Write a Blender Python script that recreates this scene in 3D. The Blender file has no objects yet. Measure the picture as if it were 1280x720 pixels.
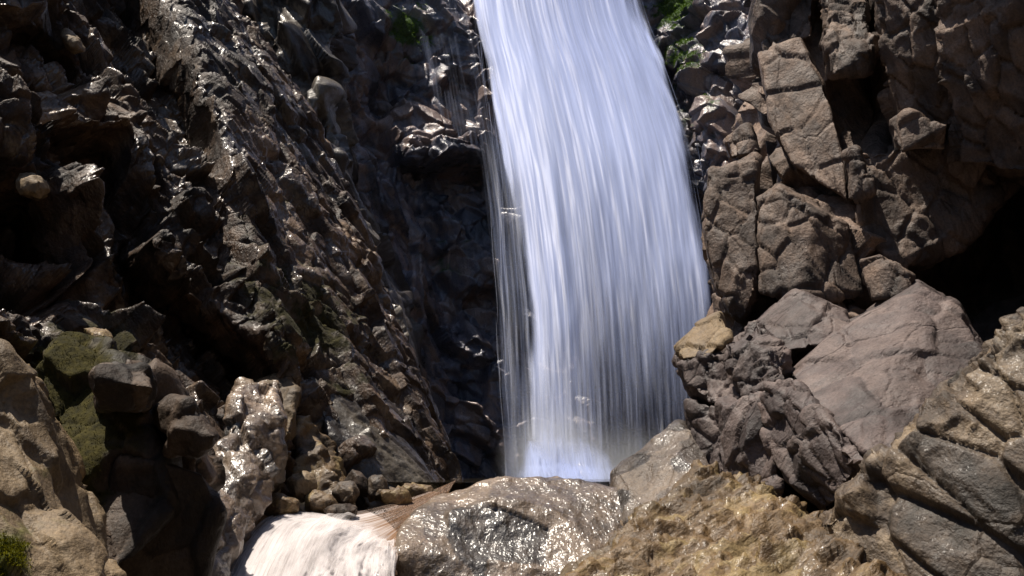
import bpy, bmesh, math, random
import numpy as np
from mathutils import Vector

# ------------------------------------------------------------------ camera, sky, sun, exposure
sc = bpy.context.scene
COL = sc.collection
LENS, PITCH = 35.0, math.atan(230 / 1244.4)
CAM = np.array([0.0, 0.0, 1.0])
cam_d = bpy.data.cameras.new("camera")
cam_d.lens = LENS; cam_d.sensor_width = 36; cam_d.clip_start = 0.05; cam_d.clip_end = 500
cam = bpy.data.objects.new("camera", cam_d); COL.objects.link(cam)
cam.location = CAM; cam.rotation_euler = (math.pi / 2 + PITCH, 0, 0)
sc.camera = cam

SUN_DIR = Vector((-0.30, -0.05, 0.95)).normalized()      # towards the sun: high, a little left and ahead
sun_d = bpy.data.lights.new("sun", 'SUN'); sun_d.energy = 5.0; sun_d.angle = math.radians(0.5)
sun_d.color = (1.0, 0.91, 0.79)
sun = bpy.data.objects.new("sun", sun_d); COL.objects.link(sun)
sun.rotation_euler = SUN_DIR.to_track_quat('Z', 'Y').to_euler(); sun.location = (0, 0, 30)

world = bpy.data.worlds.new("World"); sc.world = world; world.use_nodes = True
wn = world.node_tree; wn.nodes.clear()
sky = wn.nodes.new('ShaderNodeTexSky'); sky.sky_type = 'NISHITA'; sky.sun_disc = False
sky.sun_elevation = math.asin(SUN_DIR.z); sky.sun_rotation = math.atan2(SUN_DIR.x, SUN_DIR.y)
bg = wn.nodes.new('ShaderNodeBackground'); bg.inputs['Strength'].default_value = 0.07
wo = wn.nodes.new('ShaderNodeOutputWorld')
wn.links.new(sky.outputs[0], bg.inputs[0]); wn.links.new(bg.outputs[0], wo.inputs[0])

sc.view_settings.view_transform = 'Standard'; sc.view_settings.look = 'None'
sc.view_settings.exposure = 0.6; sc.view_settings.gamma = 1.0
sc.view_settings.use_curve_mapping = False
sc.render.engine = 'CYCLES'
sc.cycles.max_bounces = 8; sc.cycles.transparent_max_bounces = 24
sc.cycles.use_denoising = True; sc.cycles.volume_bounces = 1

# ------------------------------------------------------------------ geometry helpers
FPX = LENS / 36 * 1280
CT, ST = math.cos(PITCH), math.sin(PITCH)

def P(px, py, Y):
    """World point at depth Y (metres ahead) seen at pixel (px, py) of the 1280x720 photo; arrays welcome."""
    x = (np.asarray(px, float) - 640) / FPX; v = (360 - np.asarray(py, float)) / FPX
    dy = CT - v * ST; dz = ST + v * CT
    s = np.asarray(Y, float) / dy
    return np.stack([x * s, dy * s, dz * s + CAM[2]], -1)

def pix(p):
    d = p - CAM
    f = d[:, 1] * CT + d[:, 2] * ST; u = -d[:, 1] * ST + d[:, 2] * CT
    f = np.maximum(f, 0.05)
    return 640 + FPX * d[:, 0] / f, 360 - FPX * u / f

# ---- vectorised hash noise
def _h(ix, iy, iz, seed):
    n = (ix.astype(np.uint32) * np.uint32(374761393) + iy.astype(np.uint32) * np.uint32(668265263)
         + iz.astype(np.uint32) * np.uint32(2147483647) + np.uint32((seed * 1274126177) & 0xffffffff))
    n = (n ^ (n >> np.uint32(13))) * np.uint32(1274126177)
    n = (n ^ (n >> np.uint32(16))) * np.uint32(2246822519)
    n = n ^ (n >> np.uint32(13))
    return n
def _f(n): return (n & np.uint32(0xffffff)).astype(np.float32) / np.float32(16777216.0)

def vnoise(q, seed):
    i = np.floor(q).astype(np.int64); f = (q - i).astype(np.float32)
    f = f * f * f * (f * (f * 6 - 15) + 10)
    r = 0
    for dx in (0, 1):
        wx = f[:, 0] if dx else 1 - f[:, 0]
        for dy in (0, 1):
            wy = f[:, 1] if dy else 1 - f[:, 1]
            for dz in (0, 1):
                wz = f[:, 2] if dz else 1 - f[:, 2]
                r = r + wx * wy * wz * _f(_h(i[:, 0] + dx, i[:, 1] + dy, i[:, 2] + dz, seed))
    return r * 2 - 1

def fbm(q, seed, octv=4, gain=0.5, ridged=False):
    a, t, s = 1.0, 0.0, 0
    R = np.array([[0.36, 0.48, -0.8], [-0.8, 0.6, 0], [0.48, 0.64, 0.6]])
    for k in range(octv):
        n = vnoise(q, seed + k)
        if ridged: n = 1 - 2 * np.abs(n)
        t = t + a * n; s += a; a *= gain
        q = (q @ R.T) * 2.03 + 7.3
    return t / s

def voro(q, seed):
    """nearest and second nearest cell: distances, offsets q-seed, hashes"""
    N = len(q); out = []
    for c in range(0, N, 120000):
        qq = q[c:c + 120000]; i = np.floor(qq).astype(np.int64); n = len(qq)
        F1 = np.full(n, 9.0); F2 = np.full(n, 9.0)
        H1 = np.zeros(n, np.uint32); H2 = np.zeros(n, np.uint32)
        O1 = np.zeros((n, 3)); O2 = np.zeros((n, 3))
        for dx in (-1, 0, 1):
            for dy in (-1, 0, 1):
                for dz in (-1, 0, 1):
                    a, b, d = i[:, 0] + dx, i[:, 1] + dy, i[:, 2] + dz
                    h = _h(a, b, d, seed)
                    o = np.stack([qq[:, 0] - a - _f(h), qq[:, 1] - b - _f(h * np.uint32(2654435761) ^ (h >> np.uint32(7))),
                                  qq[:, 2] - d - _f(h * np.uint32(40503) ^ (h >> np.uint32(11)))], -1)
                    D = np.sqrt((o * o).sum(1))
                    m1 = D < F1; m2 = (~m1) & (D < F2)
                    F2 = np.where(m1, F1, np.where(m2, D, F2))
                    H2 = np.where(m1, H1, np.where(m2, h, H2))
                    O2 = np.where(m1[:, None], O1, np.where(m2[:, None], o, O2))
                    F1 = np.where(m1, D, F1); H1 = np.where(m1, h, H1); O1 = np.where(m1[:, None], o, O1)
        out.append((F1, F2, H1, H2, O1, O2))
    return [np.concatenate(z) for z in zip(*out)]

def basis(d, tilt=0.0):
    d = np.array(d, float); d /= np.linalg.norm(d)
    a = np.cross(d, [0.13, 0.92, 0.2]); a /= np.linalg.norm(a)
    b = np.cross(d, a)
    return np.stack([d, a, b], 1)

def sstep(x, a, b):
    t = np.clip((x - a) / (b - a), 0, 1); return t * t * (3 - 2 * t)

def blocky(p, L, seed, d=(0, 0, 1), warp=0.14, slope=0.7, bevel=0.07, crack=0.25):
    """joint-bounded blocks: every cell is a tilted flat facet with its own offset"""
    B = basis(d); q = (p @ B) / np.array(L)
    w = np.stack([fbm(q * 1.3 + 11.1 * k, seed + 50 + k, 3) for k in range(3)], -1)
    q = q + warp * w
    F1, F2, H1, H2, O1, O2 = voro(q, seed)
    def val(H, O):
        g = np.stack([_f(H * np.uint32(97)), _f(H * np.uint32(131) ^ (H >> np.uint32(5))), _f(H * np.uint32(197) ^ (H >> np.uint32(9)))], -1) * 2 - 1
        return (_f(H * np.uint32(61)) - 0.5) * 1.2 + slope * (g * O).sum(1)
    d1, d2 = val(H1, O1), val(H2, O2)
    e = F2 - F1; t = sstep(e, 0, bevel)
    disp = 0.5 * (d1 + d2) * (1 - t) + d1 * t
    disp = disp - crack * np.exp(-(e / 0.06) ** 2)
    return disp, _f(H1 * np.uint32(389))

def chip(p, L, seed, d=(0, 0, 1), warp=.06, kap=.45, slope=.7):
    """chipped stone: continuous, nearly planar scallops that meet in sharp outward ridges"""
    B = basis(d); Q = (p @ B) / np.array(L)
    if warp: Q = Q + warp * np.stack([fbm(Q * 1.7 + 5.3 * k, seed + 60 + k, 3) for k in range(3)], -1)
    out, hs = [], []
    for c in range(0, len(Q), 120000):
        qq = Q[c:c + 120000]; i = np.floor(qq).astype(np.int64); M = np.full(len(qq), 9.0); H = np.zeros(len(qq), np.uint32)
        for dx in (-1, 0, 1):
            for dy in (-1, 0, 1):
                for dz in (-1, 0, 1):
                    a, b, e = i[:, 0] + dx, i[:, 1] + dy, i[:, 2] + dz
                    h = _h(a, b, e, seed)
                    r = [_f(h * np.uint32(k) ^ (h >> np.uint32(z))) for k, z in ((1, 9), (2654435761, 7), (40503, 11), (97, 5), (131, 6), (197, 9), (61, 4))]
                    o = [qq[:, 0] - a - .2 - .6 * r[0], qq[:, 1] - b - .2 - .6 * r[1], qq[:, 2] - e - .2 - .6 * r[2]]
                    z = kap * (o[0] ** 2 + o[1] ** 2 + o[2] ** 2) + slope * ((r[3] - .5) * o[0] + (r[4] - .5) * o[1] + (r[5] - .5) * o[2]) + .35 * r[6]
                    m = z < M; M = np.where(m, z, M); H = np.where(m, h, H)
        out.append(M); hs.append(_f(H * np.uint32(389)))
    M = np.concatenate(out); return (M - M.mean()) * 2.2, np.concatenate(hs)

def apply_layers(p, n, layers):
    tint = np.zeros(len(p)); tw = 0
    q0 = p.copy(); D = np.zeros(len(p))
    for l in layers:
        k = l['k']
        if k == 'b':
            dd, t = blocky(q0, l['L'], l['s'], l.get('d', (0, 0, 1)), l.get('warp', .14), l.get('slope', .7), l.get('bevel', .07), l.get('crack', .25))
            tint += t * l.get('tw', 1.0); tw += l.get('tw', 1.0)
        elif k == 'c':
            dd, t = chip(q0, l['L'], l['s'], l.get('d', (0, 0, 1)), l.get('warp', .06), l.get('kap', .26), l.get('slope', 1.0))
            tint += t * l.get('tw', .5); tw += l.get('tw', .5)
        else:
            B = basis(l.get('d', (0, 0, 1)))
            dd = fbm((q0 @ B) / np.array(l['L']), l['s'], l.get('o', 5), l.get('g', .5), k == 'r')
        m = l.get('mask')
        if m is not None: dd = dd * m(q0)
        D += l['a'] * dd
    return p + n * D[:, None], (tint / tw if tw else tint + .5)

def vnormals(v, quads):
    a, b, c, d = (v[quads[:, k]] for k in range(4))
    fn = np.cross(c - a, d - b)
    n = np.zeros_like(v)
    for k in range(4):
        for ax in range(3):
            n[:, ax] += np.bincount(quads[:, k], fn[:, ax], len(v))
    return n / np.maximum(np.linalg.norm(n, axis=1, keepdims=True), 1e-12)

def smooth_v(v, quads, it, lam=0.5):
    e = np.concatenate([quads[:, [0, 1]], quads[:, [1, 2]], quads[:, [2, 3]], quads[:, [3, 0]]])
    e = np.concatenate([e, e[:, ::-1]])
    cnt = np.maximum(np.bincount(e[:, 0], minlength=len(v)), 1)
    for _ in range(it):
        av = np.stack([np.bincount(e[:, 0], v[e[:, 1], ax], len(v)) for ax in range(3)], -1) / cnt[:, None]
        v = v + lam * (av - v)
    return v

def mesh_obj(name, v, faces, mat, attrs=None, uv=None, smooth=True, parent=None, origin=None):
    """faces: (n,k) int array"""
    v = np.asarray(v, float)
    if parent is not None: origin = np.array(parent.location)
    if origin is None:
        origin = v.mean(0); origin = np.array([origin[0], origin[1], v[:, 2].min()])
    me = bpy.data.meshes.new(name); k = faces.shape[1]
    me.vertices.add(len(v)); me.vertices.foreach_set('co', (v - origin).astype(np.float32).ravel())
    me.loops.add(faces.size); me.loops.foreach_set('vertex_index', faces.astype(np.int32).ravel())
    me.polygons.add(len(faces))
    me.polygons.foreach_set('loop_start', np.arange(0, faces.size, k, dtype=np.int32))
    me.update(calc_edges=True)
    me.polygons.foreach_set('use_smooth', np.full(len(faces), smooth))
    for an, av in (attrs or {}).items():
        at = me.attributes.new(an, 'FLOAT', 'POINT'); at.data.foreach_set('value', np.asarray(av, np.float32))
    if uv is not None:
        ul = me.uv_layers.new(name='UVMap'); ul.data.foreach_set('uv', uv[faces.ravel()].astype(np.float32).ravel())
    me.materials.append(mat)
    o = bpy.data.objects.new(name, me); COL.objects.link(o)
    if parent is None: o.location = origin
    else: o.parent = parent
    return o

def tag(o, label=None, cat=None, group=None, kind=None):
    if label: o['label'] = label
    if cat: o['category'] = cat
    if group: o['group'] = group
    if kind: o['kind'] = kind
    return o

def crom(C, n):
    """Catmull-Rom along axis 0 of a control array"""
    m = len(C); t = np.linspace(0, m - 1, n); i = np.clip(np.floor(t).astype(int), 0, m - 2); f = (t - i)
    g = lambda k: C[np.clip(i + k, 0, m - 1)]
    f = f.reshape((-1,) + (1,) * (C.ndim - 1))
    a, b, c, d = g(-1), g(0), g(1), g(2)
    return 0.5 * (2 * b + (c - a) * f + (2 * a - 5 * b + 4 * c - d) * f ** 2 + (3 * b - a - 3 * c + d) * f ** 3)

def seg_dist(px, py, line):
    best = np.full(px.shape, 1e9); 
    for (x0, y0), (x1, y1) in zip(line[:-1], line[1:]):
        dx, dy = x1 - x0, y1 - y0; t = np.clip(((px - x0) * dx + (py - y0) * dy) / (dx * dx + dy * dy + 1e-9), 0, 1)
        best = np.minimum(best, np.hypot(px - x0 - t * dx, py - y0 - t * dy))
    return best

def grid_quads(nv, nu):
    I = np.arange(nv * nu).reshape(nv, nu)
    return np.stack([I[:-1, :-1], I[:-1, 1:], I[1:, 1:], I[1:, :-1]], -1).reshape(-1, 4)

MOSSY = []
def moss_mask(v, n, spots, up=0.25):
    if not spots: return np.zeros(len(v))
    px, py = pix(v); m = np.zeros(len(v))
    for x, y, r, a in spots:
        m = np.maximum(m, a * np.exp(-((px - x) ** 2 + (py - y) ** 2) / (r * r)))
    nz = fbm(v * 9.0, 77, 4)
    nz = nz + .5 * fbm(v * 30.0, 78, 3)
    return np.clip(sstep(m + 0.45 * nz + up * n[:, 2], 0.35, 0.75), 0, 1)

def patch(name, rows, nv, nu, layers, mat, relief=(), moss=()):
    C = np.array(rows, float)
    G = crom(np.swapaxes(crom(C, nv), 0, 1), nu).swapaxes(0, 1).reshape(-1, 3)
    px, py, Y = G[:, 0], G[:, 1], G[:, 2].copy()
    v = P(px, py, Y); q = grid_quads(nv, nu)
    n = vnormals(v, q)
    if (n * (CAM - v)).sum() < 0: q = q[:, ::-1]; n = -n
    for line, w, amp in relief:
        Y -= amp * np.exp(-(seg_dist(px, py, line) / w) ** 2)
    v = P(px, py, np.maximum(Y, 0.8))
    v, tint = apply_layers(v, n, layers)
    n2 = vnormals(v, q)
    return mesh_obj(name, v, q, mat, {'tint': tint, 'moss': moss_mask(v, n2, moss)})

def rock(name, hulls, vox, sm, layers, mat, moss=()):
    """hulls: (front points (px,py,Y), thickness, shrink of the back)"""
    bm = bmesh.new()
    for pts, th, sh in hulls:
        pts = np.array(pts, float); c = pts[:, :2].mean(0)
        fr = P(pts[:, 0], pts[:, 1], pts[:, 2])
        bk = P(c[0] + (pts[:, 0] - c[0]) * sh, c[1] + (pts[:, 1] - c[1]) * sh, pts[:, 2] + th)
        b2 = bmesh.new(); vs = [b2.verts.new(x) for x in np.concatenate([fr, bk])]
        r = bmesh.ops.convex_hull(b2, input=vs)
        bmesh.ops.delete(b2, geom=[x for x in r['geom_interior'] if isinstance(x, bmesh.types.BMVert)], context='VERTS')
        bmesh.ops.recalc_face_normals(b2, faces=b2.faces)
        m = bpy.data.meshes.new('tmp'); b2.to_mesh(m); b2.free(); bm.from_mesh(m); bpy.data.meshes.remove(m)
    m = bpy.data.meshes.new('tmp'); bm.to_mesh(m); bm.free()
    o = bpy.data.objects.new('tmp', m); COL.objects.link(o)
    md = o.modifiers.new('r', 'REMESH'); md.mode = 'VOXEL'; md.voxel_size = vox
    dg = bpy.context.evaluated_depsgraph_get(); e = o.evaluated_get(dg).to_mesh()
    v = np.empty(len(e.vertices) * 3, np.float32); e.vertices.foreach_get('co', v); v = v.reshape(-1, 3).astype(float)
    q = np.empty(len(e.polygons) * 4, np.int32); e.polygons.foreach_get('vertices', q); q = q.reshape(-1, 4)
    bpy.data.objects.remove(o); bpy.data.meshes.remove(m)
    v = smooth_v(v, q, sm); n = vnormals(v, q)
    v, tint = apply_layers(v, n, layers)
    return mesh_obj(name, v, q, mat, {'tint': tint, 'moss': moss_mask(v, vnormals(v, q), moss)})

# ------------------------------------------------------------------ materials
def nodes(name):
    m = bpy.data.materials.new(name); m.use_nodes = True; t = m.node_tree; t.nodes.clear()
    return m, t, lambda ty, **kw: _mk(t, ty, kw)
def _mk(t, ty, kw):
    n = t.nodes.new(ty)
    for k, v in kw.items():
        if k in n.inputs: n.inputs[k].default_value = v
        else: setattr(n, k, v)
    return n
def ramp(n, stops):
    cr = n.color_ramp
    while len(cr.elements) > 1: cr.elements.remove(cr.elements[-1])
    cr.elements[0].position, cr.elements[0].color = stops[0][0], (*stops[0][1], 1)
    for p, c in stops[1:]:
        e = cr.elements.new(p); e.color = (*c, 1)
    return n

def rock_mat(name, cols, rough=(0.35, 0.7), d=(0, 0, 1), scale=3.0, stretch=4.0, bump=1.0, glint=0.0, coat=0.0,
             moss=((.012, .016, .003), (.05, .06, .010)), cracks=0.0, spec=0.5, vein=None):
    m, t, N = nodes(name); L = t.links.new
    tc = N('ShaderNodeTexCoord'); 
    B = basis(d); from mathutils import Matrix
    mp = N('ShaderNodeMapping'); mp.inputs['Rotation'].default_value = Matrix(B.T.tolist()).to_euler()
    L(tc.outputs['Object'], mp.inputs[0])
    st = N('ShaderNodeVectorMath', operation='MULTIPLY'); st.inputs[1].default_value = (1 / stretch, 1, 1); L(mp.outputs[0], st.inputs[0])
    a = N('ShaderNodeTexNoise', Scale=scale, Detail=9.0, Roughness=0.62, Distortion=0.4); L(tc.outputs['Object'], a.inputs[0])
    b = N('ShaderNodeTexNoise', Scale=scale * 4, Detail=7.0, Roughness=0.65, Distortion=0.2); L(st.outputs[0], b.inputs[0])
    ti = N('ShaderNodeAttribute', attribute_name='tint')
    s1 = N('ShaderNodeMath', operation='MULTIPLY_ADD'); s1.inputs[1].default_value = 0.5; L(b.outputs[0], s1.inputs[0])
    s2 = N('ShaderNodeMath', operation='MULTIPLY_ADD'); s2.inputs[1].default_value = 0.4; L(ti.outputs['Fac'], s2.inputs[0])
    s3 = N('ShaderNodeMath', operation='MULTIPLY'); s3.inputs[1].default_value = 0.65; L(a.outputs[0], s3.inputs[0])
    L(s3.outputs[0], s2.inputs[2]); L(s2.outputs[0], s1.inputs[2])
    cr = ramp(N('ShaderNodeValToRGB'), [(max(0, min(1, .77 + (p_ - .75) * .62)), c_) for p_, c_ in cols]); L(s1.outputs[0], cr.inputs[0])
    # broad stains
    bs = N('ShaderNodeTexNoise', Scale=1.3, Detail=4.0, Roughness=.55, Distortion=.8); L(st.outputs[0], bs.inputs[0])
    bm_ = N('ShaderNodeMapRange'); bm_.inputs[1].default_value = .38; bm_.inputs[2].default_value = .62; bm_.inputs[3].default_value = .62; bm_.inputs[4].default_value = 1.25; L(bs.outputs[0], bm_.inputs[0])
    # grain
    g = N('ShaderNodeTexNoise', Scale=90.0, Detail=6.0, Roughness=0.7); L(tc.outputs['Object'], g.inputs[0])
    gm = N('ShaderNodeMapRange'); gm.inputs[1].default_value = .3; gm.inputs[2].default_value = .7; gm.inputs[3].default_value = .6; gm.inputs[4].default_value = 1.4
    L(g.outputs[0], gm.inputs[0])
    mul = N('ShaderNodeVectorMath', operation='SCALE'); L(cr.outputs[0], mul.inputs[0]); gx = N('ShaderNodeMath', operation='MULTIPLY'); L(gm.outputs[0], gx.inputs[0]); L(bm_.outputs[0], gx.inputs[1]); L(gx.outputs[0], mul.inputs['Scale'])
    col = mul.outputs[0]
    if vein:
        vz = N('ShaderNodeTexNoise', Scale=2.2, Detail=6.0, Roughness=.6, Distortion=1.2); L(tc.outputs['Object'], vz.inputs[0])
        vr = ramp(N('ShaderNodeValToRGB'), [(0.0, (0, 0, 0)), (vein[1], (0, 0, 0)), (vein[1] + .03, (1, 1, 1))]); L(vz.outputs[0], vr.inputs[0])
        vm = N('ShaderNodeMix', data_type='RGBA'); L(vr.outputs[0], vm.inputs[0]); L(col, vm.inputs[6]); vm.inputs[7].default_value = (*vein[0], 1)
        col = vm.outputs[2]
    mo = N('ShaderNodeAttribute', attribute_name='moss')
    mn = N('ShaderNodeTexNoise', Scale=40.0, Detail=5.0); L(tc.outputs['Object'], mn.inputs[0])
    mr = ramp(N('ShaderNodeValToRGB'), [(.3, moss[0]), (.7, moss[1])]); L(mn.outputs[0], mr.inputs[0])
    mm = N('ShaderNodeMix', data_type='RGBA'); L(mo.outputs['Fac'], mm.inputs[0]); L(col, mm.inputs[6]); L(mr.outputs[0], mm.inputs[7])
    # roughness
    rn = N('ShaderNodeTexNoise', Scale=scale * 2.3, Detail=6.0, Roughness=.6); L(tc.outputs['Object'], rn.inputs[0])
    rm = N('ShaderNodeMapRange'); rm.inputs[1].default_value = .35; rm.inputs[2].default_value = .65
    rm.inputs[3].default_value, rm.inputs[4].default_value = rough; L(rn.outputs[0], rm.inputs[0])
    rx = N('ShaderNodeMath', operation='MAXIMUM'); L(rm.outputs[0], rx.inputs[0]); L(mo.outputs['Fac'], rx.inputs[1]); rm = rx
    # bump
    h1 = N('ShaderNodeTexNoise', Scale=16.0, Detail=8.0, Roughness=.56); L(st.outputs[0], h1.inputs[0])
    h2 = N('ShaderNodeTexNoise', Scale=60.0, Detail=5.0, Roughness=.6); L(tc.outputs['Object'], h2.inputs[0])
    b1 = N('ShaderNodeBump', Strength=min(1, .8 * bump), Distance=.022 * bump); L(h1.outputs[0], b1.inputs['Height'])
    b2 = N('ShaderNodeBump', Strength=min(1, .7 * bump), Distance=.009 * bump); L(h2.outputs[0], b2.inputs['Height']); L(b1.outputs[0], b2.inputs['Normal'])
    last = b2
    if cracks:
        wn_ = N('ShaderNodeTexNoise', Scale=4.0, Detail=5.0); L(tc.outputs['Object'], wn_.inputs[0])
        wa = N('ShaderNodeVectorMath', operation='MULTIPLY_ADD'); wa.inputs[1].default_value = (.10, .10, .10); L(wn_.outputs['Color'], wa.inputs[0]); L(st.outputs[0], wa.inputs[2])
        vo = N('ShaderNodeTexVoronoi', feature='DISTANCE_TO_EDGE', Scale=cracks); L(wa.outputs[0], vo.inputs[0])
        vr = N('ShaderNodeMapRange'); vr.inputs[2].default_value = .02; L(vo.outputs['Distance'], vr.inputs[0])
        b3 = N('ShaderNodeBump', Strength=.45, Distance=.015); L(vr.outputs[0], b3.inputs['Height']); L(b2.outputs[0], b3.inputs['Normal']); last = b3
    pb = N('ShaderNodeBsdfPrincipled'); pb.inputs['Specular IOR Level'].default_value = spec
    L(mm.outputs[2], pb.inputs['Base Color']); L(rm.outputs[0], pb.inputs['Roughness']); L(last.outputs[0], pb.inputs['Normal'])
    if coat:
        gs = N('ShaderNodeVectorMath', operation='MULTIPLY'); gs.inputs[1].default_value = (1, 1, .5); L(tc.outputs['Object'], gs.inputs[0])
        gn = N('ShaderNodeTexNoise', Scale=46.0, Detail=2.2, Roughness=.5); L(gs.outputs[0], gn.inputs[0])
        gb = N('ShaderNodeBump', Strength=1.0, Distance=.012); L(gn.outputs[0], gb.inputs['Height'])
        # water film comes and goes
        cm = N('ShaderNodeMapRange'); cm.inputs[1].default_value, cm.inputs[2].default_value = (.2, .3) if glint >= 1 else (.48, .56); cm.inputs[4].default_value = coat; L(a.outputs[0], cm.inputs[0])
        iv = N('ShaderNodeMath', operation='MULTIPLY_ADD', use_clamp=True); iv.inputs[1].default_value = -1.3; iv.inputs[2].default_value = 1.0; L(mo.outputs['Fac'], iv.inputs[0])
        cw = N('ShaderNodeMath', operation='MULTIPLY'); L(cm.outputs[0], cw.inputs[0]); L(iv.outputs[0], cw.inputs[1]); L(cw.outputs[0], pb.inputs['Coat Weight']); pb.inputs['Coat Roughness'].default_value = .27 if glint >= 1 else .2; pb.inputs['Coat IOR'].default_value = 1.6 if glint >= 1 else 1.5
        L(gb.outputs[0], pb.inputs['Coat Normal'])
    o = N('ShaderNodeOutputMaterial'); L(pb.outputs[0], o.inputs[0])
    return m

DIP = (0.38, 0.25, -0.88)
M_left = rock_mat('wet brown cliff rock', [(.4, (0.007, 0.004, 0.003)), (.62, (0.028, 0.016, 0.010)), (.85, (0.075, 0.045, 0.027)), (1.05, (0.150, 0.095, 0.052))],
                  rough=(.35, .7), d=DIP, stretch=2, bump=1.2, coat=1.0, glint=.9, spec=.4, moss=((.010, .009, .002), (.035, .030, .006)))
M_crag = rock_mat('dark crag rock', [(.4, (0.013, 0.010, 0.010)), (.75, (0.040, 0.033, 0.030)), (1.0, (0.112, 0.096, 0.076))], rough=(.3, .6), d=DIP, bump=.9, coat=.6)
M_back = rock_mat('wet backwall with painted sky sheen', [(.4, (.040, .046, .066)), (.7, (.115, .115, .145)), (.95, (.22, .165, .15))], rough=(.2, .5), d=(.1, .1, -1), bump=1.0, coat=.6, glint=.9,  # bluish sky reflection on the wet rock is put into the base colours
                  moss=((.02, .04, .012), (.06, .10, .03)))
M_right = rock_mat('dry brown jointed rock', [(.4, (0.024, 0.016, 0.012)), (.7, (0.087, 0.060, 0.046)), (1.0, (0.184, 0.126, 0.092))], rough=(.55, .85), d=(.3, .2, -.9), bump=1.15, cracks=2.0)
M_slab = rock_mat('purple grey slab rock', [(.4, (0.032, 0.023, 0.022)), (.7, (0.081, 0.060, 0.056)), (1.0, (0.136, 0.102, 0.091))], rough=(.5, .8), d=(.7, .1, .55), bump=1.1, cracks=2.6)
M_bed = rock_mat('bedded grey tan rock', [(.4, (0.019, 0.014, 0.009)), (.65, (0.054, 0.038, 0.026)), (.85, (0.095, 0.067, 0.042)), (1.0, (0.166, 0.122, 0.077))], rough=(.45, .75), d=(.7, .1, -.6), bump=1.1, cracks=2.5, coat=.12, vein=((.30, .25, .19), .68))
M_rib = rock_mat('ochre ribbed rock', [(.38, (0.026, 0.015, 0.005)), (.6, (0.087, 0.052, 0.022)), (.8, (0.127, 0.080, 0.036)), (1.0, (0.198, 0.141, 0.061))], rough=(.4, .7), d=(.75, .2, .5), bump=1.1, coat=.25)
M_tan = rock_mat('dry tan boulder', [(.38, (0.051, 0.033, 0.018)), (.65, (0.145, 0.100, 0.054)), (1.0, (0.230, 0.166, 0.096))], rough=(.55, .8), d=(.2, .1, -.9), bump=1.0,
                 moss=((.05, .06, .006), (.12, .125, .012)))
M_wet = rock_mat('wet glistening boulder', [(.4, (0.019, 0.012, 0.007)), (.7, (0.089, 0.060, 0.039)), (1.0, (0.204, 0.145, 0.098))], rough=(.35, .6), d=(.2, .2, -.9), bump=1.2, coat=.85, glint=1.0)
M_chip = rock_mat('wet pale chipped stone', [(.4, (.035, .024, .017)), (.7, (.12, .085, .06)), (1.0, (.25, .19, .13))], rough=(.3, .6), bump=1.1, coat=.9, glint=.9)
M_ridge = rock_mat('grey brown ridge boulder', [(.4, (0.018, 0.013, 0.010)), (.7, (0.068, 0.051, 0.040)), (1.0, (0.152, 0.117, 0.087))], rough=(.35, .65), bump=1.1, coat=.8, glint=.9, cracks=3.0)
M_umber = rock_mat('shade darkened umber rock', [(.4, (.010, .007, .005)), (.7, (.034, .023, .016)), (1.0, (.085, .058, .040))], rough=(.5, .75), bump=1.0, coat=0, spec=.3,  # umber rock, darkened further to put the lower left shade into the colour
                  moss=((.012, .011, .002), (.045, .038, .006)))
M_ground = rock_mat('streambed gravel', [(.4, (.03, .025, .02)), (.7, (.07, .055, .04)), (1.0, (.14, .11, .08))], bump=1.2)

# ------------------------------------------------------------------ setting: streambed and pool
def sheet(name, x0, x1, y0, y1, z, nx, ny, mat, amp, seed):
    X, Yy = np.meshgrid(np.linspace(x0, x1, nx), np.linspace(y0, y1, ny))
    v = np.stack([X.ravel(), Yy.ravel(), np.full(X.size, z)], -1)
    v[:, 2] += amp * fbm(v / 1.1, seed, 4)
    q = grid_quads(ny, nx)
    return tag(mesh_obj(name, v, q, mat, {'tint': np.full(len(v), .5), 'moss': np.zeros(len(v))}), kind='structure')
sheet('streambed', -30, 30, -20, 40, 0.15, 200, 200, M_ground, .12, 5)

def added_gorge_walls():
    """unseen gorge walls and bend behind the camera, added to cut fill light"""
    pl = np.array([(-7, 9), (-5.6, 5), (-5.0, 2), (-4.6, -2), (-3.6, -6), (-.5, -9), (3, -8.5), (4.6, -4), (4.6, -1), (4.7, 2), (5.4, 5), (7, 9)], float)
    hs = np.array([7, 6.5, 6.2, 6, 5, 5, 6, 9, 12, 12, 12, 11.0])
    b = crom(pl, 260); h = crom(hs[:, None], 260)[:, 0]; T = np.linspace(0, 1.15, 120)[:, None]
    c = np.array([0, 0]); out = (b - c) / np.linalg.norm(b - c, axis=1, keepdims=True)
    lean = np.where(T < 1, .22 * T, .22 + 6 * (T - 1)) * h[None]
    Z = np.minimum(T, 1 + .1 * (T - 1)) * h[None]
    v = np.stack([b[None, :, 0] + out[None, :, 0] * lean, b[None, :, 1] + out[None, :, 1] * lean, Z], -1).reshape(-1, 3)
    q = grid_quads(120, 260); n = vnormals(v, q); v, ti = apply_layers(v, n, [dict(k='b', L=(.9, .6, .6), d=(.3, .2, -.9), s=301, a=.35), dict(k='f', L=(.8, .8, .8), s=302, a=.2)])
    return tag(mesh_obj('added_terrain', v, q, M_left, {'tint': ti, 'moss': np.zeros(len(v))}), kind='structure')
added_gorge_walls()

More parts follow.
